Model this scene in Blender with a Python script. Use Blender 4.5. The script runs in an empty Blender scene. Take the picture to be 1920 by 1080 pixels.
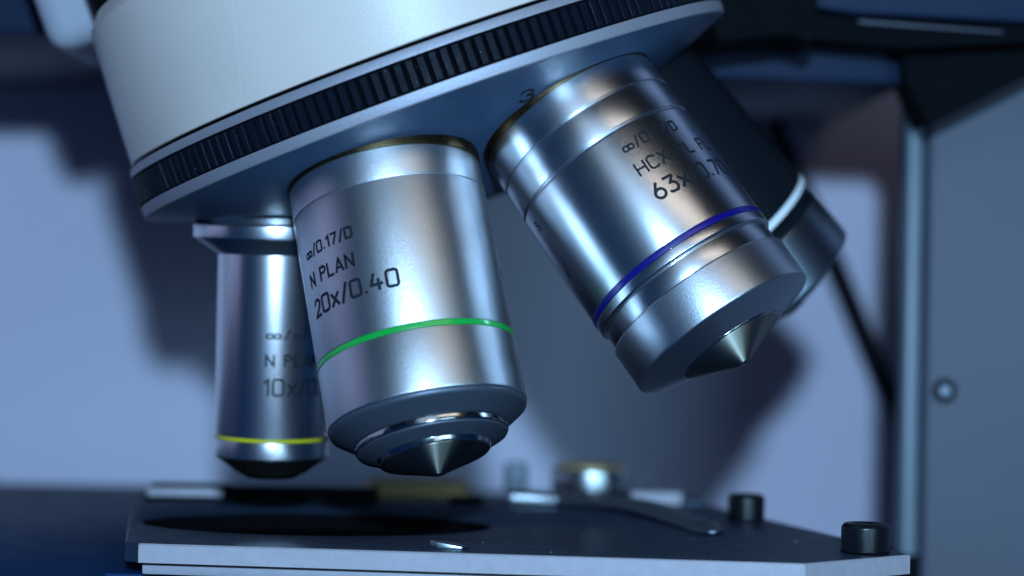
import bpy, bmesh, math, random
from mathutils import Vector, Matrix
random.seed(4)
R_ = math.radians
sc = bpy.context.scene
COL = sc.collection
sc.unit_settings.system = 'METRIC'
sc.unit_settings.scale_length = 0.01          # one unit = one centimetre

# ------------------------------------------------------------------ camera
F_PX, PITCH, ROLL = 5147.4, -0.0011, 0.0179
O = Vector((0, 0, 20.0))                      # lens centre, 20 cm above the bench
_cp, _sp, _cr, _sr = math.cos(PITCH), math.sin(PITCH), math.cos(ROLL), math.sin(ROLL)
FWD = Vector((0, _cp, _sp)); UP0 = Vector((0, -_sp, _cp)); RT0 = Vector((1, 0, 0))
RT = _cr * RT0 + _sr * UP0
UP = -_sr * RT0 + _cr * UP0
cam = bpy.data.cameras.new('camera'); camo = bpy.data.objects.new('camera', cam); COL.objects.link(camo)
camo.matrix_world = Matrix(((RT.x, UP.x, -FWD.x, O.x), (RT.y, UP.y, -FWD.y, O.y), (RT.z, UP.z, -FWD.z, O.z), (0, 0, 0, 1)))
cam.sensor_width = 36; cam.lens = 36 * F_PX / 1920
cam.clip_start = 1; cam.clip_end = 1000
cam.dof.use_dof = True; cam.dof.focus_distance = 38.1; cam.dof.aperture_fstop = 0.11
sc.camera = camo


def W(x, y, z): return Vector((x, y, z)) + O


def at(u, v, y):
    """point of the place seen at photo pixel (u, v), y cm in front of the lens"""
    d = RT * ((u - 960) / F_PX) - UP * ((v - 540) / F_PX) + FWD
    return O + d * (y / d.y)


# ------------------------------------------------------------------ materials
def mat(name, base, rough=.5, metal=0., spec=.5, grain=0., gscale=60., aniso=0., vary=0., vscale=3., coat=0., rvary=0.):
    m = bpy.data.materials.new(name); m.use_nodes = True
    nt = m.node_tree; N = nt.nodes; L = nt.links
    b = N['Principled BSDF']
    b.inputs['Base Color'].default_value = (*base, 1); b.inputs['Roughness'].default_value = rough
    b.inputs['Metallic'].default_value = metal; b.inputs['Specular IOR Level'].default_value = spec
    b.inputs['Coat Weight'].default_value = coat
    tc = N.new('ShaderNodeTexCoord')
    if grain:
        n = N.new('ShaderNodeTexNoise'); n.inputs['Scale'].default_value = gscale; n.inputs['Detail'].default_value = 3
        L.new(tc.outputs['Object'], n.inputs['Vector'])
        bp = N.new('ShaderNodeBump'); bp.inputs['Strength'].default_value = grain; bp.inputs['Distance'].default_value = .02
        L.new(n.outputs['Fac'], bp.inputs['Height']); L.new(bp.outputs['Normal'], b.inputs['Normal'])
    if aniso:
        t = N.new('ShaderNodeTangent'); t.direction_type = 'RADIAL'; t.axis = 'Z'
        L.new(t.outputs[0], b.inputs['Tangent'])
        b.inputs['Anisotropic'].default_value = aniso; b.inputs['Anisotropic Rotation'].default_value = .25
    if vary:
        n = N.new('ShaderNodeTexNoise'); n.inputs['Scale'].default_value = vscale; n.inputs['Detail'].default_value = 6
        L.new(tc.outputs['Object'], n.inputs['Vector'])
        r = N.new('ShaderNodeValToRGB')
        r.color_ramp.elements[0].position = .3; r.color_ramp.elements[1].position = .7
        r.color_ramp.elements[0].color = (*[c * (1 - vary) for c in base], 1)
        r.color_ramp.elements[1].color = (*[min(1, c * (1 + vary)) for c in base], 1)
        L.new(n.outputs['Fac'], r.inputs['Fac']); L.new(r.outputs['Color'], b.inputs['Base Color'])
    if rvary:
        n = N.new('ShaderNodeTexNoise'); n.inputs['Scale'].default_value = vscale * 2.3; n.inputs['Detail'].default_value = 5
        L.new(tc.outputs['Object'], n.inputs['Vector'])
        mr = N.new('ShaderNodeMapRange'); mr.inputs['From Min'].default_value = .3; mr.inputs['From Max'].default_value = .7
        mr.inputs['To Min'].default_value = rough - rvary; mr.inputs['To Max'].default_value = rough + rvary
        L.new(n.outputs['Fac'], mr.inputs['Value']); L.new(mr.outputs['Result'], b.inputs['Roughness'])
    return m


M = dict(
    satin=mat('satin chrome', (.70, .71, .74), .32, 1, grain=.20, gscale=75),
    satin63=mat('smooth satin chrome', (.68, .68, .72), .24, 1, grain=.09, gscale=80),
    satincap=mat('bead blasted end cap', (.62, .63, .68), .33, 1, grain=.14, gscale=60),
    satin10=mat('satin chrome smoother', (.76, .74, .77), .26, 1, grain=.06, gscale=80),
    satind=mat('darkened satin steel', (.36, .40, .46), .33, 1, grain=.08, gscale=70, aniso=.3),
    bevel=mat('dark anodised bevel', (.10, .115, .15), .42, .6, grain=.05, gscale=70),
    polish=mat('polished steel', (.55, .56, .56), .16, 1, rvary=.05, vscale=6),
    blackgloss=mat('glossy black lens mount', (.012, .012, .012), .26, .0, spec=.6, aniso=.5),
    nickel=mat('dark nickel front cone', (.30, .285, .24), .42, 1, aniso=.97),
    nickel63=mat('bronzed nickel front cone', (.50, .48, .40), .50, 1, aniso=.95),
    glass=mat('front lens glass', (.01, .012, .02), .05, 0, spec=.8),
    green=mat('green enamel', (.006, .36, .05), .3, coat=.5, grain=.04, gscale=30),
    blue=mat('blue enamel', (.003, .002, .15), .35, coat=.3, grain=.10, gscale=40),
    yellow=mat('yellow enamel', (.62, .55, .01), .35, coat=.3),
    white=mat('white enamel', (.8, .8, .82), .35),
    ink=mat('engraved black ink', (.012, .014, .020), .6, spec=.2, vary=.4, vscale=40),
    gold=mat('brushed gold metal', (.74, .52, .24), .5, .6),
    brass=mat('dark worn brass', (.10, .068, .032), .36, 1, rvary=.08, vscale=5),
    paint=mat('cream white textured paint', (.655, .545, .49), .34, spec=.32, grain=.16, gscale=36, vary=.02, vscale=1.2),
    shademetal=mat('barrel metal toned as in shade', (.006, .008, .012), .45, .0, spec=.15),  # same metal as the other barrels, its shade put into the black
    seam=mat('pale hairline scratch', (.62, .64, .62), .4),
    recess=mat('black shadow gap', (.004, .004, .005), 1.0, spec=0),  # matte black puts the shade of deep gaps into the colour
    alu=mat('bead blasted aluminium ring', (.37, .35, .40), .55, .6, grain=.3, gscale=45),
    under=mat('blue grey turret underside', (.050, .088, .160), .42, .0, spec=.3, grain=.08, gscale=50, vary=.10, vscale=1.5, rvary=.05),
    rubber=mat('black ribbed grip', (.005, .007, .013), .45, spec=.05, grain=.08, gscale=40, rvary=.08),
    black=mat('black plastic', (.003, .004, .006), .8, spec=.06, vary=.2),
    blackox=mat('black oxide steel', (.005, .006, .008), .30, .0, spec=.4, grain=.06, gscale=40, rvary=.06),
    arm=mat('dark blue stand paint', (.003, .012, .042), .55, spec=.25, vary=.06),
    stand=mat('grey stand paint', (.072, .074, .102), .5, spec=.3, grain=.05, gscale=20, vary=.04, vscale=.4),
    strip=mat('pale column edge trim', (.10, .125, .16), .4, vary=.05, vscale=1),
    box=mat('pale stand head paint', (.42, .41, .46), .5),
    table=mat('dark blue anodised stage top', (.003, .024, .085), .5, .0, spec=.08, grain=.03, gscale=30, vary=.12, vscale=.6, rvary=.05),
    plate=mat('grey anodised plate', (.026, .044, .080), .45, .2, spec=.3, grain=.10, gscale=45, vary=.12, vscale=1.2, rvary=.05),
    edge=mat('bare aluminium plate edge', (.40, .36, .40), .6, .1, grain=.15, gscale=30, vary=.06, vscale=6),
    btn=mat('dull button metal', (.22, .25, .30), .4, .3),
    clip=mat('shaded clip steel', (.16, .18, .22), .45, .8, rvary=.05, vscale=2),  # darker copy of the clip's steel, shade put into the colour
    steel=mat('bright steel', (.62, .64, .66), .28, 1, rvary=.05, vscale=2),
    wall=mat('pale lilac grey wall', (.70, .63, .74), .8, spec=.2, vary=.02, vscale=.25),
    dust=mat('pale dust', (.5, .52, .55), .9, spec=.1),
    cable=mat('black cable sheath', (.004, .004, .006), .7, spec=.1),
)


# ------------------------------------------------------------------ mesh helpers
def link(name, bm, m, parent=None, smooth=30):
    me = bpy.data.meshes.new(name); bm.normal_update(); bm.to_mesh(me); bm.free()
    for p in me.polygons: p.use_smooth = True
    me.set_sharp_from_angle(angle=R_(smooth))
    o = bpy.data.objects.new(name, me); COL.objects.link(o); me.materials.append(m)
    if parent: o.parent = parent
    return o


def tag(o, label, cat, group=None, kind=None):
    if label: o['label'] = label
    if cat: o['category'] = cat
    if group: o['group'] = group
    if kind: o['kind'] = kind
    return o


def thing(name, mw, label, cat, group=None):
    o = bpy.data.objects.new(name, None); COL.objects.link(o); o.matrix_world = mw
    o.empty_display_size = .3
    return tag(o, label, cat, group)


def fillet(pts, r=.012, n=3):
    """round every inner corner of a profile by r"""
    out = [pts[0]]
    for i in range(1, len(pts) - 1):
        p0, p, p1 = Vector(pts[i - 1]), Vector(pts[i]), Vector(pts[i + 1])
        a, b = p0 - p, p1 - p
        if a.length < 1e-6 or b.length < 1e-6 or a.angle(b) > R_(172): out.append(tuple(p)); continue
        k = min(r, a.length * .45, b.length * .45)
        A_, B_ = p + a.normalized() * k, p + b.normalized() * k
        for j in range(n + 1):
            t = j / n
            out.append(tuple((1 - t) ** 2 * A_ + 2 * t * (1 - t) * p + t * t * B_))
    out.append(pts[-1])
    return out


def lathe(prof, seg=160, r=.012):
    """prof: (s, radius) pairs, s measured down the axis (local -Z)"""
    bm = bmesh.new(); rings = []
    for s, rad in fillet(prof, r) if r else prof:
        if rad < 1e-5: rings.append([bm.verts.new((0, 0, -s))]); continue
        rings.append([bm.verts.new((rad * math.cos(2 * math.pi * k / seg), rad * math.sin(2 * math.pi * k / seg), -s)) for k in range(seg)])
    for a, b in zip(rings, rings[1:]):
        for k in range(seg):
            q = [a[k % len(a)], a[(k + 1) % len(a)], b[(k + 1) % len(b)], b[k % len(b)]]
            u = []
            for v in q:
                if v not in u: u.append(v)
            if len(u) > 2: bm.faces.new(u)
    bmesh.ops.recalc_face_normals(bm, faces=bm.faces)
    return bm


def prism(poly, z0, z1, bev=0., seg=2):
    """polygon in local xy, extruded z0..z1"""
    bm = bmesh.new()
    lo = [bm.verts.new((x, y, z0)) for x, y in poly]; hi = [bm.verts.new((x, y, z1)) for x, y in poly]
    bm.faces.new(lo); bm.faces.new(hi); n = len(poly)
    for i in range(n): bm.faces.new((lo[i], lo[(i + 1) % n], hi[(i + 1) % n], hi[i]))
    bmesh.ops.recalc_face_normals(bm, faces=bm.faces)
    if bev: bmesh.ops.bevel(bm, geom=list(bm.edges), offset=bev, segments=seg, profile=.5, affect='EDGES')
    return bm


def box(x0, x1, y0, y1, z0, z1, bev=.04, seg=2):
    return prism([(x0, y0), (x1, y0), (x1, y1), (x0, y1)], z0, z1, bev, seg)


def xz_prism(pts, y0, y1, bev=.05):
    """pts: world points sharing a plane facing the lens; extruded from y0 to y1 (cm before the lens)"""
    bm = prism([(p.x, p.z) for p in pts], -y1, -y0, bev)
    bmesh.ops.transform(bm, matrix=Matrix(((1, 0, 0, 0), (0, 0, -1, 0), (0, 1, 0, 0), (0, 0, 0, 1))), verts=bm.verts)
    bmesh.ops.recalc_face_normals(bm, faces=bm.faces)
    return bm


def tube(pts, rad, n=14):
    bm = bmesh.new(); prev = None; rings = []
    for i, p in enumerate(pts):
        t = (pts[min(i + 1, len(pts) - 1)] - pts[max(i - 1, 0)]).normalized()
        a = t.cross(Vector((0, 1, 0))).normalized(); b = t.cross(a)
        rings.append([bm.verts.new(p + rad * (math.cos(2 * math.pi * k / n) * a + math.sin(2 * math.pi * k / n) * b)) for k in range(n)])
    for a, b in zip(rings, rings[1:]):
        for k in range(n): bm.faces.new((a[k], a[(k + 1) % n], b[(k + 1) % n], b[k]))
    bm.faces.new(rings[0]); bm.faces.new(rings[-1])
    bmesh.ops.recalc_face_normals(bm, faces=bm.faces)
    return bm


# ------------------------------------------------------------------ single stroke engraving font (unit cell: x 0..w, y 0..1)
def arc(cx, cy, rx, ry, a0, a1, n=8):
    return [(cx + rx * math.cos(R_(a0 + (a1 - a0) * i / n)), cy + ry * math.sin(R_(a0 + (a1 - a0) * i / n))) for i in range(n + 1)]


def rrect(x0, y0, x1, y1, r):
    p = arc(x1 - r, y1 - r, r, r, 0, 90, 4) + arc(x0 + r, y1 - r, r, r, 90, 180, 4) + arc(x0 + r, y0 + r, r, r, 180, 270, 4) + arc(x1 - r, y0 + r, r, r, 270, 360, 4)
    return p + [p[0]]


G = {
    '0': (.60, [rrect(0, 0, .60, 1, .16)]), 'O': (.60, [rrect(0, 0, .60, 1, .16)]),
    'D': (.58, [[(0, 0), (0, 1), (.38, 1)] + arc(.38, .8, .2, .2, 90, 0, 4) + [(.58, .2)] + arc(.38, .2, .2, .2, 0, -90, 4) + [(0, 0)]]),
    '1': (.26, [[(0, .78), (.24, 1), (.24, 0)]]),
    '2': (.58, [[(0, .80)] + arc(.29, .72, .28, .28, 165, -15, 8) + [(.50, .48), (0, 0), (.58, 0)]]),
    '3': (.56, [[(0, 1), (.50, 1), (.54, .94), (.24, .60), (.40, .58)] + arc(.36, .30, .20, .28, 70, -90, 7) + [(.12, .02), (0, .10)]]),
    '4': (.60, [[(.20, 1), (0, .34), (.60, .34)], [(.42, .62), (.42, 0)]]),
    '5': (.56, [[(.54, 1), (.06, 1), (.03, .56), (.30, .60)] + arc(.29, .30, .27, .30, 60, -90, 6) + [(0, .06)]]),
    '6': (.58, [[(.34, 1), (.06, .50)] + arc(.29, .30, .29, .30, 160, 520, 16)]),
    '7': (.56, [[(0, 1), (.56, 1), (.18, 0)]]),
    'x': (.50, [[(0, .72), (.50, 0)], [(.50, .72), (0, 0)]]), 'X': (.60, [[(0, 1), (.60, 0)], [(.60, 1), (0, 0)]]),
    'N': (.60, [[(0, 0), (0, 1), (.60, 0), (.60, 1)]]),
    'P': (.56, [[(0, 0), (0, 1), (.36, 1)] + arc(.36, .77, .2, .23, 90, -90, 6) + [(0, .54)]]),
    'L': (.50, [[(0, 1), (0, 0), (.50, 0)]]), 'A': (.62, [[(0, 0), (.31, 1), (.62, 0)], [(.11, .30), (.51, .30)]]),
    'H': (.60, [[(0, 0), (0, 1)], [(.60, 0), (.60, 1)], [(0, .5), (.60, .5)]]),
    'C': (.58, [[(.58, .88), (.46, 1), (.14, 1), (0, .86), (0, .14), (.14, 0), (.46, 0), (.58, .12)]]),
    'F': (.50, [[(0, 0), (0, 1), (.50, 1)], [(0, .54), (.42, .54)]]),
    '/': (.34, [[(0, -.06), (.34, 1.06)]]), '.': (.10, [[(.05, .02), (.05, .06)]]), '-': (.36, [[(0, .42), (.36, .42)]]),
    '~': (.92, [[(0, .18), (.10, .08), (.36, .08), (.56, .56), (.82, .56), (.92, .46), (.92, .18), (.82, .08), (.56, .08), (.36, .56), (.10, .56), (0, .46), (0, .18)]]),
    ' ': (.30, []),
}


def text_bm(txt, h, width, pen, place, shear=0.):
    """ribbons of ink; place(x, y) puts a point of the flat text on its surface; the line is fitted to `width`"""
    gap = .26
    ws = [G[c][0] for c in txt]; tot = sum(ws) + gap * (len(txt) - 1)
    k = width / (tot * h)
    bm = bmesh.new(); x = 0
    for c, w in zip(txt, ws):
        for st in G[c][1]:
            fine = []
            for a, b in zip(st, st[1:]):
                n = max(1, int(math.hypot(b[0] - a[0], b[1] - a[1]) / .12))
                fine += [(a[0] + (b[0] - a[0]) * i / n, a[1] + (b[1] - a[1]) * i / n) for i in range(n)]
            fine.append(st[-1])
            P = [Vector(((x + q[0] + shear * q[1]) * h * k, q[1] * h)) for q in fine]
            closed = (P[0] - P[-1]).length < 1e-6
            hw = pen / 2; top = []
            for i, p in enumerate(P):
                if closed: t0 = P[i] - P[i - 1 if i else -2]; t1 = P[(i + 1) if i < len(P) - 1 else 1] - P[i]
                else: t0 = P[max(i, 1)] - P[max(i, 1) - 1]; t1 = P[min(i + 1, len(P) - 1)] - P[min(i, len(P) - 2)]
                t0.normalize(); t1.normalize(); t = (t0 + t1)
                if t.length < .2: t = t1.copy()
                t.normalize(); nn = Vector((-t.y, t.x)); s = hw / max(.55, abs(nn.dot(Vector((-t1.y, t1.x)))))
                e = Vector((0, 0))
                if not closed and i == 0: e = -t * hw * .6
                if not closed and i == len(P) - 1: e = t * hw * .6
                top.append((p + nn * s + e, p - nn * s + e))
            V = [(bm.verts.new(place(a.x, a.y, 1)), bm.verts.new(place(b.x, b.y, 1))) for a, b in top]
            for a, b in zip(V, V[1:]): bm.faces.new((a[0], a[1], b[1], b[0]))
        x += w + gap
    bmesh.ops.recalc_face_normals(bm, faces=bm.faces)
    return bm


_lift = [0]
def engrave(parent, rad, txt, s, arc0, width, h, pen=.03, name='engraving'):
    _lift[0] = (_lift[0] + 1) % 5
    lift = .0022 + .0003 * _lift[0]
    def place(x, y, _):
        r = rad(s - y) + lift if callable(rad) else rad + lift
        a = (arc0 + x) / r - math.pi / 2
        return (r * math.cos(a), r * math.sin(a), -s + y)
    return link(name, text_bm(txt, h, width, pen, place), M['ink'], parent)


def axis_matrix(seat, d):
    """frame at the seat: -Z runs down the barrel, -Y faces the lens"""
    z = -Vector(d).normalized(); f = -Vector(seat); f = (f - f.dot(z) * z).normalized()
    y = -f; x = y.cross(z); p = Vector(seat) + O
    return Matrix(((x.x, y.x, z.x, p.x), (x.y, y.y, z.y, p.y), (x.z, y.z, z.z, p.z), (0, 0, 0, 1)))


# ------------------------------------------------------------------ revolving nosepiece
AX = Vector((.35467, .00951, -.93494)); E1 = Vector((.93499, 0, .35468)); E2 = Vector((.00337, -.99995, -.00889))
CN = Vector((-1.26676, 41.65631, 2.67636))
yv = -E2; mwN = Matrix(((E1.x, yv.x, -AX.x, CN.x + O.x), (E1.y, yv.y, -AX.y, CN.y + O.y), (E1.z, yv.z, -AX.z, CN.z + O.z), (0, 0, 0, 1)))
turret = thing('revolving_nosepiece', mwN, 'tilted round white nosepiece with black ribbed grip ring above the objectives', 'nosepiece')
RK = 4.65
link('housing', lathe([(-3.55, 0), (-3.55, 3.9), (-2.96, 3.95), (-2.94, 4.28), (-2.70, 4.47), (-2.2, 4.492), (-.655, 4.555), (-.64, 4.54), (-.64, 4.40)], 256, .02), M['paint'], turret)
link('collar', lathe([(-4.6, 0), (-4.6, 4.30), (-2.98, 4.30), (-2.98, 4.0)], 160, .03), M['black'], turret)
link('shadow_gap', lathe([(-.66, 4.44), (-.56, 4.44)], 256, 0), M['recess'], turret)
link('upper_ring', lathe([(-.585, 4.40), (-.585, 4.60), (-.447, 4.64), (-.442, 4.50)], 256, .015), M['alu'], turret)
# grip ring: one mesh of ribs
bm = bmesh.new(); nr = 176; prof = []
for k in range(nr):
    a0 = 2 * math.pi * k / nr; w = 2 * math.pi / nr
    for fr, rr in ((.0, 4.535), (.20, 4.535), (.27, RK - .012), (.33, RK), (.85, RK), (.91, RK - .012), (.985, 4.535)):
        prof.append((a0 + w * (fr + random.uniform(-.012, .012)), rr + (random.uniform(-.003, .003) if rr > 4.6 else 0)))
zl = [(-.440, -.10), (-.420, -.02), (-.408, 0), (-.030, 0), (-.015, -.02), (.0, -.10)]
rings = []
for s, dr in zl:
    rings.append([bm.verts.new(((max(4.53, r + dr)) * math.cos(a), max(4.53, r + dr) * math.sin(a), -s)) for a, r in prof])
n = len(prof)
for a, b in zip(rings, rings[1:]):
    for k in range(n): bm.faces.new((a[k], a[(k + 1) % n], b[(k + 1) % n], b[k]))
bmesh.ops.recalc_face_normals(bm, faces=bm.faces)
link('grip_ring', bm, M['rubber'], turret, 25)
link('grip_backing', lathe([(-.442, 4.50), (-.442, 4.56), (0.0, 4.56), (0.0, 4.50)], 256, 0), M['recess'], turret)
link('lower_rim', lathe([(.002, 4.50), (.002, 4.638), (.012, 4.645), (.160, 4.632), (.178, 4.61), (.180, 4.50)], 256, .01), M['alu'], turret)
def cone_t(r): return .182 + (4.60 - r) * .40
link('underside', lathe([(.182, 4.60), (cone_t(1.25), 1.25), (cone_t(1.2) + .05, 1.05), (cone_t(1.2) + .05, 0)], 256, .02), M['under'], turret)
# a hairline scratch running down the white paint
def scr_pt(k, side):
    a = R_(-25.6 - 6 * k) + side * .0011; t = -2.5 + 1.68 * k
    r_ = 4.555 - (-.655 - t) * .0408 + .003
    return (r_ * math.sin(a), -r_ * math.cos(a), -t)
bm = bmesh.new(); pv = None
for k in range(25):
    q = [bm.verts.new(scr_pt(k / 24, sd)) for sd in (-1, 1)]
    if pv: bm.faces.new((pv[0], pv[1], q[1], q[0]))
    pv = q
link('scratch', bm, M['seam'], turret)
# numeral 3 on the cone, between rim and the 63x seat
num_c = (1.27, 3.40)
def num_place(x, y, _):
    # text plane tangent to cone at num_c; up points to the rim
    e1, e2 = num_c; r0 = math.hypot(e1, e2); a0 = math.atan2(-e2, e1)
    rr = r0 + y; a = a0 + (x - .07) / r0
    return (rr * math.cos(a), rr * math.sin(a), -(cone_t(rr) + .004))
G['³'] = (.56, [arc(.26, .75, .24, .25, 170, -80, 8) + arc(.26, .27, .29, .27, 80, -170, 10)])
link('numeral', text_bm('³', .30, .20, .05, num_place, shear=-.15), M['ink'], turret)

# ------------------------------------------------------------------ objectives
SEAT = dict(T=((-1.8162, 39.0458, 1.3212), (.20017, -.31041, -.92929)), S=((.8343, 39.5722, 2.3925), (.55716, -.27042, -.78514)),
            X=((-3.5621, 41.3405, .9525), (-.00757, .03555, -.99934)), Q=((1.4817, 42.3421, 2.9911), (.65737, .19152, -.72882)))
GRP = 'objective lenses on the nosepiece'
# seats: thin brass shoulders belonging to the turret
for k, r, e_ in (('T', 1.388, -.12), ('S', 1.406, -.085), ('X', 1.05, .0), ('Q', 1.40, -.004)):
    o = link('seat_ring', lathe([(-.30, r - .2), (-.30, r), (e_, r), (e_, r - .1)], 160, .01), M['shademetal' if k == 'X' else 'brass'])
    o.parent = turret; o.matrix_basis = mwN.inverted() @ axis_matrix(*SEAT[k])

# 20x
t = thing('objective_lens', axis_matrix(*SEAT['T']), 'satin metal twenty times objective with a bright green band, largest in front', 'objective', GRP)
rT = lambda s: 1.372 + (s - 0) * .0092
link('barrel', lathe([(-.16, 1.25), (-.16, 1.35), (-.11, 1.368), (.315, 1.374), (.322, 1.358), (.338, 1.358), (.345, 1.377), (2.466, rT(2.466)), (2.469, rT(2.47) - .012), (2.556, rT(2.556) - .012), (2.559, rT(2.559)), (3.405, 1.404), (3.425, 1.396), (3.425, 1.30)], 192, .006), M['satin'], t)
link('colour_band', lathe([(2.470, 1.380), (2.470, rT(2.47) - .001), (2.48, rT(2.48) + .006), (2.544, rT(2.544) + .006), (2.555, rT(2.555) - .001), (2.555, 1.380)], 192, .004), M['green'], t)
link('bevel', lathe([(3.42, 1.32), (3.424, 1.385), (3.46, 1.388), (3.50, 1.37), (3.69, 1.10), (3.69, 1.00)], 192, .02), M['bevel'], t)
link('nose_ring', lathe([(3.66, .98), (3.66, 1.04), (3.70, 1.075), (3.775, 1.075), (3.79, 1.06), (3.80, .95)], 160, .012), M['polish'], t)
link('nose_cone', lathe([(3.79, 1.0), (3.792, 1.060), (3.82, 1.05), (3.925, .82), (3.928, .72)], 160, .012), M['bevel'], t)
link('inner_ring', lathe([(3.91, .7), (3.915, .795), (3.925, .80), (3.995, .775), (4.0, .70)], 160, .008), M['polish'], t)
link('front_cone', lathe([(3.99, .74), (3.994, .765), (4.01, .755), (4.235, .125), (4.25, .10), (4.25, .085)], 160, .01), M['nickel'], t)
link('front_lens', lathe([(4.248, .09), (4.256, .05), (4.258, 0)], 48, 0), M['glass'], t)
engrave(t, rT, '~/0.17/D', 1.05, -1.556, .965, .150, .034)
engrave(t, rT, 'N PLAN', 1.462, -1.560, .925, .185, .038)
engrave(t, rT, '20x/0.40', 1.900, -1.560, 1.505, .235, .044)
engrave(t, rT, '5', 1.70, 1.96, .10, .12, .025)

# 63x
t = thing('objective_lens', axis_matrix(*SEAT['S']), 'tilted sixty three times objective with a dark blue band and wide end cap', 'objective', GRP)
link('barrel', lathe([(-.12, 1.3), (-.12, 1.37), (-.075, 1.385), (.375, 1.398), (.385, 1.37), (.41, 1.37), (.42, 1.400), (.865, 1.405), (.875, 1.375), (.895, 1.375), (.91, 1.40), (.935, 1.408), (.94, 1.417), (2.675, 1.421), (2.678, 1.408), (2.770, 1.408), (2.773, 1.421), (2.90, 1.421), (2.925, 1.40), (2.93, 1.33), (2.95, 1.33), (2.955, 1.368), (3.23, 1.368), (3.23, 1.2)], 192, .006), M['satin63'], t)
link('colour_band', lathe([(2.679, 1.40), (2.679, 1.420), (2.69, 1.428), (2.76, 1.428), (2.769, 1.420), (2.769, 1.40)], 192, .004), M['blue'], t)
link('end_cap', lathe([(3.215, 1.30), (3.215, 1.395), (3.235, 1.418), (3.83, 1.416), (3.855, 1.402), (3.86, 1.38), (4.04, .82), (4.045, .80), (4.02, .78)], 192, .01), M['satincap'], t)
link('inner_ring', lathe([(4.02, .70), (4.03, .792), (4.05, .795), (4.068, .775), (4.07, .70)], 128, .006), M['polish'], t)
link('front_cone', lathe([(4.06, .74), (4.062, .770), (4.075, .762), (4.345, .14), (4.36, .12), (4.36, .10)], 160, .01), M['nickel63'], t)
link('front_lens', lathe([(4.358, .105), (4.366, .06), (4.368, 0)], 48, 0), M['glass'], t)
engrave(t, 1.4175, '~/0.17/D', 1.275, .333, .965, .150, .028)
engrave(t, 1.418, 'HCX PL FL', 1.668, .328, 1.46, .185, .031)
engrave(t, 1.4185, '63x/0.70', 2.10, .340, 1.46, .235, .042)
engrave(t, 1.4175, '5', 1.25, -1.60, .07, .12, .025)
engrave(t, 1.418, 'x', 2.06, -1.70, .09, .14, .025)

# 10x
t = thing('objective_lens', axis_matrix(*SEAT['X']), 'slim upright ten times objective with a thin yellow band, over the stage hole', 'objective', GRP)
link('barrel', lathe([(.545, .70), (.545, .855), (.56, .862), (3.274, .862), (3.277, .852), (3.332, .852), (3.335, .862), (3.585, .862), (3.60, .852), (3.60, .75)], 160, .008), M['satin10'], t)
link('flange', lathe([(-.02, .8), (-.02, 1.0), (.10, 1.02), (.112, 1.225), (.122, 1.240), (.305, 1.240), (.318, 1.228), (.318, 1.1)], 160, .01), M['satin10'], t)
link('flange_chamfer', lathe([(.316, 1.1), (.320, 1.222), (.553, .868), (.556, .8)], 160, .008), M['satind'], t)
link('colour_band', lathe([(3.278, .84), (3.278, .862), (3.284, .866), (3.325, .866), (3.331, .862), (3.331, .84)], 160, .003), M['yellow'], t)
link('nose_cone', lathe([(3.595, .7), (3.602, .850), (3.64, .80), (3.80, .575), (3.82, .56), (3.90, .40), (3.925, .37), (3.925, .15)], 128, .012), M['blackgloss'], t)
link('front_lens', lathe([(3.91, .22), (3.93, .20), (3.94, .1), (3.942, 0)], 48, 0), M['glass'], t)
engrave(t, .863, '~/-/', 1.785, -.108, .62, .12, .028)
engrave(t, .8632, 'N PLAN', 2.19, -.108, .86, .165, .030)
engrave(t, .8634, '10x/0.25', 2.62, -.130, 1.36, .235, .034)

# the one behind
t = thing('objective_lens', axis_matrix(*SEAT['Q']), 'dark out of focus objective with a pale white band, half hidden behind', 'objective', GRP)
link('barrel', lathe([(-.03, 1.2), (-.03, 1.36), (1.0, 1.40), (2.86, 1.425), (2.862, 1.40), (2.975, 1.40), (2.977, 1.425), (3.04, 1.42), (3.10, 1.30), (3.20, 1.30), (3.20, 1.1)], 160, .01), M['shademetal'], t)
link('colour_band', lathe([(2.863, 1.39), (2.863, 1.426), (2.975, 1.426), (2.975, 1.39)], 160, .004), M['white'], t)
link('end_cap', lathe([(3.19, 1.2), (3.19, 1.36), (3.22, 1.395), (4.05, 1.395), (4.07, 1.375), (4.30, .80), (4.28, .7)], 160, .02), M['satind'], t)
link('front_cone', lathe([(4.27, .6), (4.28, .74), (4.50, .20), (4.50, 0)], 128, .02), M['brass'], t)

# ------------------------------------------------------------------ microscope stand
stand = thing('microscope_stand', Matrix.Translation(W(9, 50, -20)), 'grey microscope stand with a column at right and dark overhead arm', 'microscope stand')
inv = stand.matrix_world.inverted()
def spart(name, bm, m, parent=stand):
    bmesh.ops.transform(bm, matrix=inv, verts=bm.verts)
    return link(name, bm, m, parent)
YC = 47.0
xe = at(1733, 640, YC).x
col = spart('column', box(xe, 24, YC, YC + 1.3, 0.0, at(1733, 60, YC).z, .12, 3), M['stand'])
spart('edge_trim', box(xe - .36, xe - .003, YC + .12, YC + .9, 0.0, at(1733, 150, YC).z, .11, 3), M['strip'])
bt = link('button', lathe([(-.10, 0), (-.10, .085), (-.085, .10), (0, .105)], 48, .01), M['btn'])
bt.parent = col
bt.matrix_basis = inv @ Matrix.Translation(at(1771, 733, YC)) @ Matrix.Rotation(R_(90), 4, 'X')
bs = link('button_socket', lathe([(-.02, .10), (-.03, .19), (-.002, .21)], 48, .005), M['black'])
bs.parent = col; bs.matrix_basis = inv @ Matrix.Translation(at(1771, 733, YC)) @ Matrix.Rotation(R_(90), 4, 'X')
YA = 46.0
spart('arm_beam', xz_prism([at(-900, 64, YA), at(60, 64, YA), at(1000, 130, YA), at(1480, 152, YA), at(1705, 158, YA), at(1705, -700, YA), at(-900, -700, YA)], YA, YA + 11.9, .08), M['arm'])  # run back to the wall so it blocks ambient light there
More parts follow.
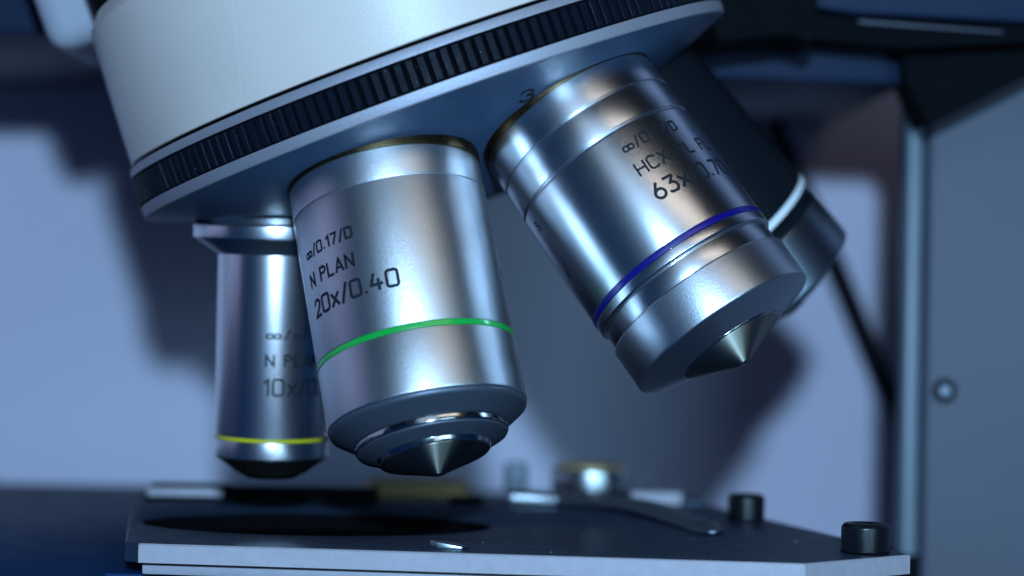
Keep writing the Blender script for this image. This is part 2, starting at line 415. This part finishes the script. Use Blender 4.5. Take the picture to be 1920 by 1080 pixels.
spart('shadow_wedge', xz_prism([at(1690, 92, 45.4), at(1698, 150, 45.4), at(1738, 238, 45.4), at(1935, 138, 45.4), at(2300, -40, 45.4), at(2300, -200, 45.4), at(1690, -200, 45.4)], 45.4, YC - .01, .06), M['black'])  # black wedge stands in for the arm's soft shadow on the column
spart('dovetail_slot', xz_prism([at(1500, 30, 44.6), at(1512, 74, 44.6), at(1690, 90, 44.6), at(1885, 82, 44.6), at(2100, 62, 44.6), at(2100, 10, 44.6), at(1500, 0, 44.6)], 44.6, 45.9, .04), M['black'])
spart('slide_rail', xz_prism([at(1608, 37, 44.4), at(1612, 44, 44.4), at(1880, 63, 44.4), at(1880, 58, 44.4)], 44.4, 44.7, .015), M['stand'])
spart('arm_cover', xz_prism([at(1520, 14, 44.2), at(1600, 26, 44.2), at(2100, 52, 44.2), at(2100, -400, 44.2), at(1520, -400, 44.2)], 44.2, 46, .08), M['arm'])
spart('nosepiece_mount', xz_prism([at(1285, 92, 43.6), at(1385, 76, 43.6), at(1470, 66, 43.6), at(1524, 84, 43.6), at(1534, 60, 43.6), at(1534, -400, 43.6), at(1200, -400, 43.6), at(1200, 60, 43.6)], 43.6, 46.2, .10), M['black'])
bm = box(-5.28, -1.5, .9, 4.9, 2.80, 9.0, .35, 4)
bmesh.ops.transform(bm, matrix=mwN, verts=bm.verts)
spart('head_block', bm, M['box'])

def wbox(x0, x1, y0, y1, z0, z1, bev=.05):
    bm = box(x0, x1, y0, y1, z0, z1, bev); bmesh.ops.transform(bm, matrix=Matrix.Translation(O), verts=bm.verts); return bm
spart('mount_plate', wbox(-5, 4, 39.5, 46.5, 7.0, 9.0), M['black'])
spart('stage_bracket', wbox(3.0, 7.6, 47.1, 48.1, -5.3, -4.5), M['black'])

# ------------------------------------------------------------------ stage
ZP = -3.65
stage = thing('microscope_stage', Matrix.Translation(W(-4, 44, -4.1)), 'wide dark blue stage table lying flat below the objectives', 'stage')
sinv = stage.matrix_world.inverted()
def tpart(name, bm, m, parent=stage, i=sinv):
    bmesh.ops.transform(bm, matrix=i @ Matrix.Translation(O), verts=bm.verts)
    return link(name, bm, m, parent)
tpart('stage_table', prism([(-30, 33), (-6.2, 33), (-5.6, 38.2), (3.3, 37.6), (3.6, 44), (3.1, 54.4), (-30, 54.4)], -5.2, -4.1, .05), M['table'])
tpart('support_plate', prism([(-5.05, 38.0), (2.55, 37.02), (3.2, 43), (-5.6, 43)], -4.095, -3.955, .02), M['edge'])
tpart('carrier', prism([(2.6, 37.4), (5.2, 38.4), (4.4, 43), (3.3, 43.5)], -5.0, -3.96, .04), M['black'])

plate = thing('stage_plate', Matrix.Translation(W(-1, 40, ZP)), 'grey metal top plate with bright front edge and round opening', 'stage plate')
pinv = plate.matrix_world.inverted()
# plate outline with an oval opening, built as a ring of quads
outl = [(-5.08, 37.80), (3.98, 36.63), (5.60, 38.15), (4.91, 40.86), (4.04, 43.95), (3.4, 46.2), (-6.3, 46.2), (-5.72, 41.4), (-5.30, 38.05)]
hc, ha, hb = (-2.88, 41.42), 2.62, 2.0
bm = bmesh.new(); N_ = 128; inn = []; out_ = []
def hit(ang):
    dx, dy = math.cos(ang), math.sin(ang); best = 1e9
    for a, b in zip(outl, outl[1:] + outl[:1]):
        ex, ey = b[0] - a[0], b[1] - a[1]; den = dx * ey - dy * ex
        if abs(den) < 1e-9: continue
        tt = ((a[0] - hc[0]) * ey - (a[1] - hc[1]) * ex) / den; uu = ((a[0] - hc[0]) * dy - (a[1] - hc[1]) * dx) / den
        if tt > 0 and -1e-6 <= uu <= 1 + 1e-6: best = min(best, tt)
    return hc[0] + dx * best, hc[1] + dy * best
angs = sorted([2 * math.pi * k / N_ - math.pi for k in range(N_)] + [math.atan2(y - hc[1], x - hc[0]) for x, y in outl])
def loops(z, inset_o, inset_i):
    o_, i_ = [], []
    for a in angs:
        x, y = hit(a); L_ = math.hypot(x - hc[0], y - hc[1]); f = (L_ - inset_o) / L_
        o_.append(bm.verts.new((hc[0] + (x - hc[0]) * f, hc[1] + (y - hc[1]) * f, z)))
        # oval point along the same ray
        rr = 1 / math.hypot(math.cos(a) / (ha + inset_i), math.sin(a) / (hb + inset_i))
        i_.append(bm.verts.new((hc[0] + rr * math.cos(a), hc[1] + rr * math.sin(a), z)))
    return o_, i_
o0, i0 = loops(ZP, .03, .04); o1, i1 = loops(ZP - .022, 0, 0); o2, i2 = loops(ZP - .265, 0, 0)
nA = len(angs)
topf, sidef, bore = [], [], []
for k in range(nA):
    j = (k + 1) % nA
    topf.append(bm.faces.new((o0[k], o0[j], i0[j], i0[k])))
    for a, b in ((o0, o1), (o1, o2)): sidef.append(bm.faces.new((a[k], b[k], b[j], a[j])))
    topf.append(bm.faces.new((i0[k], i0[j], i1[j], i1[k])))
    bore.append(bm.faces.new((i1[k], i1[j], i2[j], i2[k])))
    topf.append(bm.faces.new((o2[k], i2[k], i2[j], o2[j])))
bmesh.ops.recalc_face_normals(bm, faces=bm.faces)
for f in sidef: f.material_index = 0 if f.normal.x < -.3 else 1
for f in bore: f.material_index = 2
o = tpart('top_plate', bm, M['plate'], plate, pinv); o.data.materials.append(M['edge']); o.data.materials.append(M['recess'])
# matte black disc under the opening, standing in for its dark depth
tpart('dark_disc', prism([(hc[0] + 2.7 * math.cos(2 * math.pi * k / 64), hc[1] + 2.1 * math.sin(2 * math.pi * k / 64)) for k in range(64)], -3.952, -3.93, 0), M['recess'], plate, pinv)
bm = prism([(-1.08, 38.05), (-.98, 37.78), (-.62, 37.74), (-.52, 37.95), (-.72, 38.1)], ZP + .001, ZP + .10, .015)
for v in bm.verts:
    if v.co.z > ZP + .05: v.co.z -= max(0, (v.co.x + .98)) * .17
tpart('bent_lug', bm, M['satind'], plate, pinv)

# screws
def screw(u, v, y, r, h, label):
    p = at(u, v, y)
    t = thing('cap_screw', Matrix.Translation(p) @ Matrix.Rotation(random.uniform(0, 6), 4, 'Z'), label, 'screw', 'black socket screws on the stage plate')
    bm = bmesh.new(); seg = 96
    prof = fillet([(0, r * .985), (h * .86, r), (h, r * .86), (h, r * .62), (h * .97, r * .58)], .02, 4)
    rings = [[bm.verts.new((q * math.cos(2 * math.pi * k / seg), q * math.sin(2 * math.pi * k / seg), s)) for k in range(seg)] for s, q in prof]
    hexr = []
    for k in range(seg):
        a = 2 * math.pi * k / seg; am = (a + math.pi / 6) % (math.pi / 3) - math.pi / 6
        hexr.append(min(r * .56, r * .47 / math.cos(am)))
    for s in (h * .95, h * .35): rings.append([bm.verts.new((hexr[k] * math.cos(2 * math.pi * k / seg), hexr[k] * math.sin(2 * math.pi * k / seg), s)) for k in range(seg)])
    for a, b in zip(rings, rings[1:]):
        for k in range(seg): bm.faces.new((a[k], a[(k + 1) % seg], b[(k + 1) % seg], b[k]))
    bm.faces.new(rings[-1]); bmesh.ops.recalc_face_normals(bm, faces=bm.faces)
    link('screw_head', bm, M['blackox'], t)
    bm = prism([(r * 1.02 * math.cos(2 * math.pi * k / 48), r * 1.02 * math.sin(2 * math.pi * k / 48)) for k in range(48)], -.004, .012, 0)
    link('washer', bm, M['black'], t)
screw(1622, 1034, 38.27, .338, .40, 'sharp black socket screw at the front right corner of the plate')
screw(1399, 974, 43.2, .290, .40, 'blurred black socket screw farther back near the plate rear')

# dust and fine debris lying on the plate and caught on the grip ring
def specks(name, pts, m, parent, i):
    bm = bmesh.new()
    for p, q in pts:
        a = random.uniform(0, 6.28); v = []
        for k in range(4):
            v.append(bm.verts.new(p + Vector((math.cos(a + 1.57 * k) * q * random.uniform(.4, 1.3), math.sin(a + 1.57 * k) * q * random.uniform(.4, 1.3), random.uniform(0, q * .5)))))
        top = bm.verts.new(p + Vector((0, 0, q * .8)))
        for k in range(4): bm.faces.new((v[k], v[(k + 1) % 4], top))
        bm.faces.new(v[::-1])
    bmesh.ops.transform(bm, matrix=i, verts=bm.verts)
    o = link(name, bm, m, parent, 10); o['kind'] = 'stuff'; return o
pp_ = []
while len(pp_) < 45:
    x, y = random.uniform(-1.2, 5.0), random.uniform(37, 43.5)
    if y > 37.25 + max(0, x - 3.6) * 1.0 and x < 5.3 - (y - 38.2) * .27 and ((x - hc[0]) / 2.8) ** 2 + ((y - hc[1]) / 2.1) ** 2 > 1:
        pp_.append((W(x, y, ZP + .001), random.choice((.006, .008, .010, .016)) * random.uniform(.6, 1.2)))
specks('dust', pp_, M['dust'], plate, pinv)
gp = []
for k in range(34):
    a = R_(random.uniform(200, 340)); rr = 4.652; t_ = random.uniform(.03, .41)
    gp.append((mwN @ Vector((rr * math.cos(a), rr * math.sin(a), t_)), random.choice((.006, .008, .012))))
specks('dust', gp, M['dust'], turret, mwN.inverted())

# slide holder behind the opening
hold = thing('slide_holder', Matrix.Translation(at(480, 950, 45.2)), 'long low black slide holder with silver end behind the opening', 'slide holder')
hinv = hold.matrix_world.inverted()
def hp(name, bm, m, parent, i):
    bmesh.ops.transform(bm, matrix=i, verts=bm.verts); return link(name, bm, m, parent)
z0 = W(0, 0, ZP).z
a, b, c = at(270, 930, 45.0), at(424, 930, 45.0), at(705, 940, 45.0)
hp('bar', box(b.x, c.x, a.y, a.y + 1.0, z0 + .004, z0 + .22, .03), M['black'], hold, hinv)
hp('end_block', box(a.x, b.x - .004, a.y - .02, a.y + 1.1, z0 + .004, z0 + .235, .03), M['black'], hold, hinv)
hp('silver_face', box(a.x + .05, b.x - .05, a.y - .06, a.y - .022, z0 + .09, z0 + .23, .015), M['edge'], hold, hinv)

# brass plate far behind
bp_ = at(780, 925, 51.0)
t = thing('brass_block', Matrix.Translation(bp_), 'low gold coloured metal piece glowing blurred at the back of the stage', 'brass piece')
hp('slab', box(bp_.x - 1.0, bp_.x + 1.0, bp_.y, bp_.y + 1.2, z0 - .44, z0 - .02, .20, 4), M['gold'], t, t.matrix_world.inverted())
hp('foot', box(bp_.x - .7, bp_.x + .8, bp_.y + .2, bp_.y + 1.0, W(0, 0, -4.1).z, z0 - .435, .02), M['black'], t, t.matrix_world.inverted())

# curved spring clip
t = thing('stage_clip', Matrix.Translation(W(1.2, 44, ZP)), 'curved bright steel spring clip arching along the stage plate', 'stage clip')
ti = t.matrix_world.inverted()
path = [(1.15, 45.65), (1.35, 45.4), (1.6, 45.1), (1.85, 44.75), (2.1, 44.3), (2.4, 43.5), (2.7, 42.5), (2.92, 41.4), (3.02, 40.5)]
bm = bmesh.new(); rows = []
for i, (x, y) in enumerate(path):
    x0_, y0_ = path[max(0, i - 1)]; x1_, y1_ = path[min(len(path) - 1, i + 1)]
    n_ = Vector((-(y1_ - y0_), x1_ - x0_)).normalized(); w = .46 - .26 * (i / (len(path) - 1)) ** 1.2 if i < len(path) - 1 else .05
    z = z0 + .15 + .05 * math.sin(math.pi * min(1, i / 6)) - .055 * max(0, (i - 5) / 3)
    p = Vector((x, y + O.y))
    k_ = .2 if i == len(path) - 1 else 1; tilt = 0; z += w * tilt * .5 - .03
    rows.append([bm.verts.new((p.x + n_.x * w * s, p.y + n_.y * w * s, z + s * w * tilt + dz * k_)) for s, dz in ((-1, 0), (-1, -.07), (1, -.07), (1, 0), (.6, .03), (-.6, .03))])
for a_, b_ in zip(rows, rows[1:]):
    for k in range(6): bm.faces.new((a_[k], a_[(k + 1) % 6], b_[(k + 1) % 6], b_[k]))
bm.faces.new(rows[0]); bm.faces.new(rows[-1])
bmesh.ops.recalc_face_normals(bm, faces=bm.faces)
bmesh.ops.subdivide_edges(bm, edges=list(bm.edges), cuts=1, use_grid_fill=True, smooth=.6)
hp('finger', bm, M['clip'], t, ti)
hp('pivot_foot', box(-1.0, -.4, O.y + 45.6, O.y + 46.1, z0 + .002, z0 + .10, .03), M['black'], t, ti)

a, b = at(948, 945, 45.35), at(1142, 952, 45.35)
bm = box(a.x, b.x, a.y, a.y + .7, z0 + .003, z0 + .25, .10, 4)
for v in bm.verts:
    k = (v.co.x - a.x) / (b.x - a.x)
    if v.co.z > z0 + .12: v.co.z -= .10 * k * k
hp('lit_clip_face', bm, M['steel'], t, ti)  # added block, bright steel stands in for the clip's lit left face

# thumb knob
kp = at(1108, 922, 48.3)
t = thing('thumbscrew', Matrix.Translation(kp), 'round silver clamp knob with golden top on the stage rear', 'knob')
def vlathe(prof, seg=96, r=.02):
    bm = lathe(prof, seg, r)
    return bm
link('knob_body', vlathe([(.02, 0), (.02, .66), (-.06, .71), (-.38, .71), (-.43, .66), (-.43, 0)]), M['steel'], t)
link('knob_top', vlathe([(-.425, .62), (-.46, .62), (-.49, .56), (-.49, 0)]), M['gold'], t)
link('knob_base', vlathe([(.62, 0), (.62, .72), (.02, .72), (.02, .5)]), M['blackox'], t)
pp = at(967, 912, 50.3)
t = thing('guide_post', Matrix.Translation(pp), 'small blurred upright post left of the silver knob', 'post')
link('post_shaft', vlathe([(.55, 0), (.55, .21), (-.40, .21), (-.44, .17), (-.44, 0)], 48), M['btn'], t)
link('post_base', vlathe([(.60, 0), (.60, .32), (.40, .32), (.40, .1)], 48), M['black'], t)
cp_ = at(1230, 930, 46.6)
t = thing('clamp_block', Matrix.Translation(cp_), 'low pale metal block right of the silver knob', 'metal block')
hp('block', box(cp_.x - .42, cp_.x + .45, cp_.y, cp_.y + 1.0, W(0, 0, -4.099).z, z0 + .18, .04), M['edge'], t, t.matrix_world.inverted())
hp('step', box(cp_.x + .46, cp_.x + .80, cp_.y + .1, cp_.y + .9, W(0, 0, -4.099).z, z0 + .03, .03), M['plate'], t, t.matrix_world.inverted())

# ------------------------------------------------------------------ cable and wall
pts = []
for i in range(25):
    k = i / 24
    u = 1395 + (1700 - 1395) * k; v = 110 + (815 - 110) * k
    pts.append(at(u + 7 * math.sin(3.2 * k), v, 56.6 - .2 * k))
c = link('power_cable', tube(pts, .175), M['cable']); tag(c, 'thin black cable hanging slanted in front of the pale wall', 'cable')

YW = 58.0
bm = box(-120, 120, YW, YW + 2, -60, 90, 0); bmesh.ops.transform(bm, matrix=Matrix.Translation(O), verts=bm.verts)
w = link('back_wall', bm, M['wall']); tag(w, 'plain pale lilac grey wall behind the microscope', 'wall', kind='structure')

# ------------------------------------------------------------------ light
def area(name, loc, target, size, power, colour, size_y=None, shape='DISK'):
    l = bpy.data.lights.new(name, 'AREA'); l.energy = power; l.color = colour; l.size = size; l.shape = shape
    if size_y: l.shape = 'RECTANGLE'; l.size_y = size_y
    o = bpy.data.objects.new(name, l); COL.objects.link(o); o.location = Vector(loc) + O
    o.rotation_euler = (Vector(target) - Vector(loc)).to_track_quat('-Z', 'Y').to_euler()
    return o
def aim(az, el, dist, c=(-.5, 40, 0)):
    a, e = R_(az), R_(el)
    return (c[0] + dist * math.sin(a) * math.cos(e), c[1] - dist * math.cos(a) * math.cos(e), c[2] + dist * math.sin(e))
area('key_lamp', (1.0, -12, 9.3), (0, 50, 0), 2.2, 32500, (.37, .665, 1.0))
area('shadow_fill', aim(27, 4, 60), (0, 42, 0), 20, 10500, (.36, .72, 1.0), 20)  # added fill panel, lifts the wall shadow between the objectives
area('added_cool_highlight', aim(-7, 32, 46), (-.5, 40, 0), 22, 700, (.62, .80, 1.0), 13)  # unseen panel added for the cool highlights on the barrels
area('added_warm_highlight', aim(28, 39, 46), (-.5, 40, 0), 24, 1150, (1.0, .92, .80), 9)  # unseen panel added for the cream highlights on the barrels
area('added_low_highlight', aim(13, -6, 46), (-.5, 40, 0), 9, 420, (.70, .86, 1.0), 10)  # added panel, puts the highlight strip on the upright barrel
area('side_fill', (-45, 39, 10), (0, 39, 6), 28, 1000, (.50, .60, 1.0), 24)  # added fill, stands in for a lit room at the left
w = bpy.data.worlds.new('World'); sc.world = w; w.use_nodes = True
wn = w.node_tree; bg = wn.nodes['Background']; bg.inputs[1].default_value = .08
tc = wn.nodes.new('ShaderNodeTexCoord'); sx = wn.nodes.new('ShaderNodeSeparateXYZ'); rp = wn.nodes.new('ShaderNodeValToRGB')
mr = wn.nodes.new('ShaderNodeMapRange'); mr.inputs['From Min'].default_value = -.2; mr.inputs['From Max'].default_value = .65
rp.color_ramp.elements[0].color = (.02, .22, .85, 1); rp.color_ramp.elements[1].color = (.001, .008, .03, 1)   # dark room: dim blue low down, black overhead
wn.links.new(tc.outputs['Generated'], sx.inputs[0]); wn.links.new(sx.outputs['Z'], mr.inputs['Value'])
wn.links.new(mr.outputs['Result'], rp.inputs['Fac']); wn.links.new(rp.outputs['Color'], bg.inputs[0])

vs = sc.view_settings; vs.view_transform = 'Standard'; vs.look = 'None'; vs.exposure = 0; vs.gamma = 1; vs.use_curve_mapping = False
sc.cycles.use_denoising = True
sc.cycles.max_bounces = 8
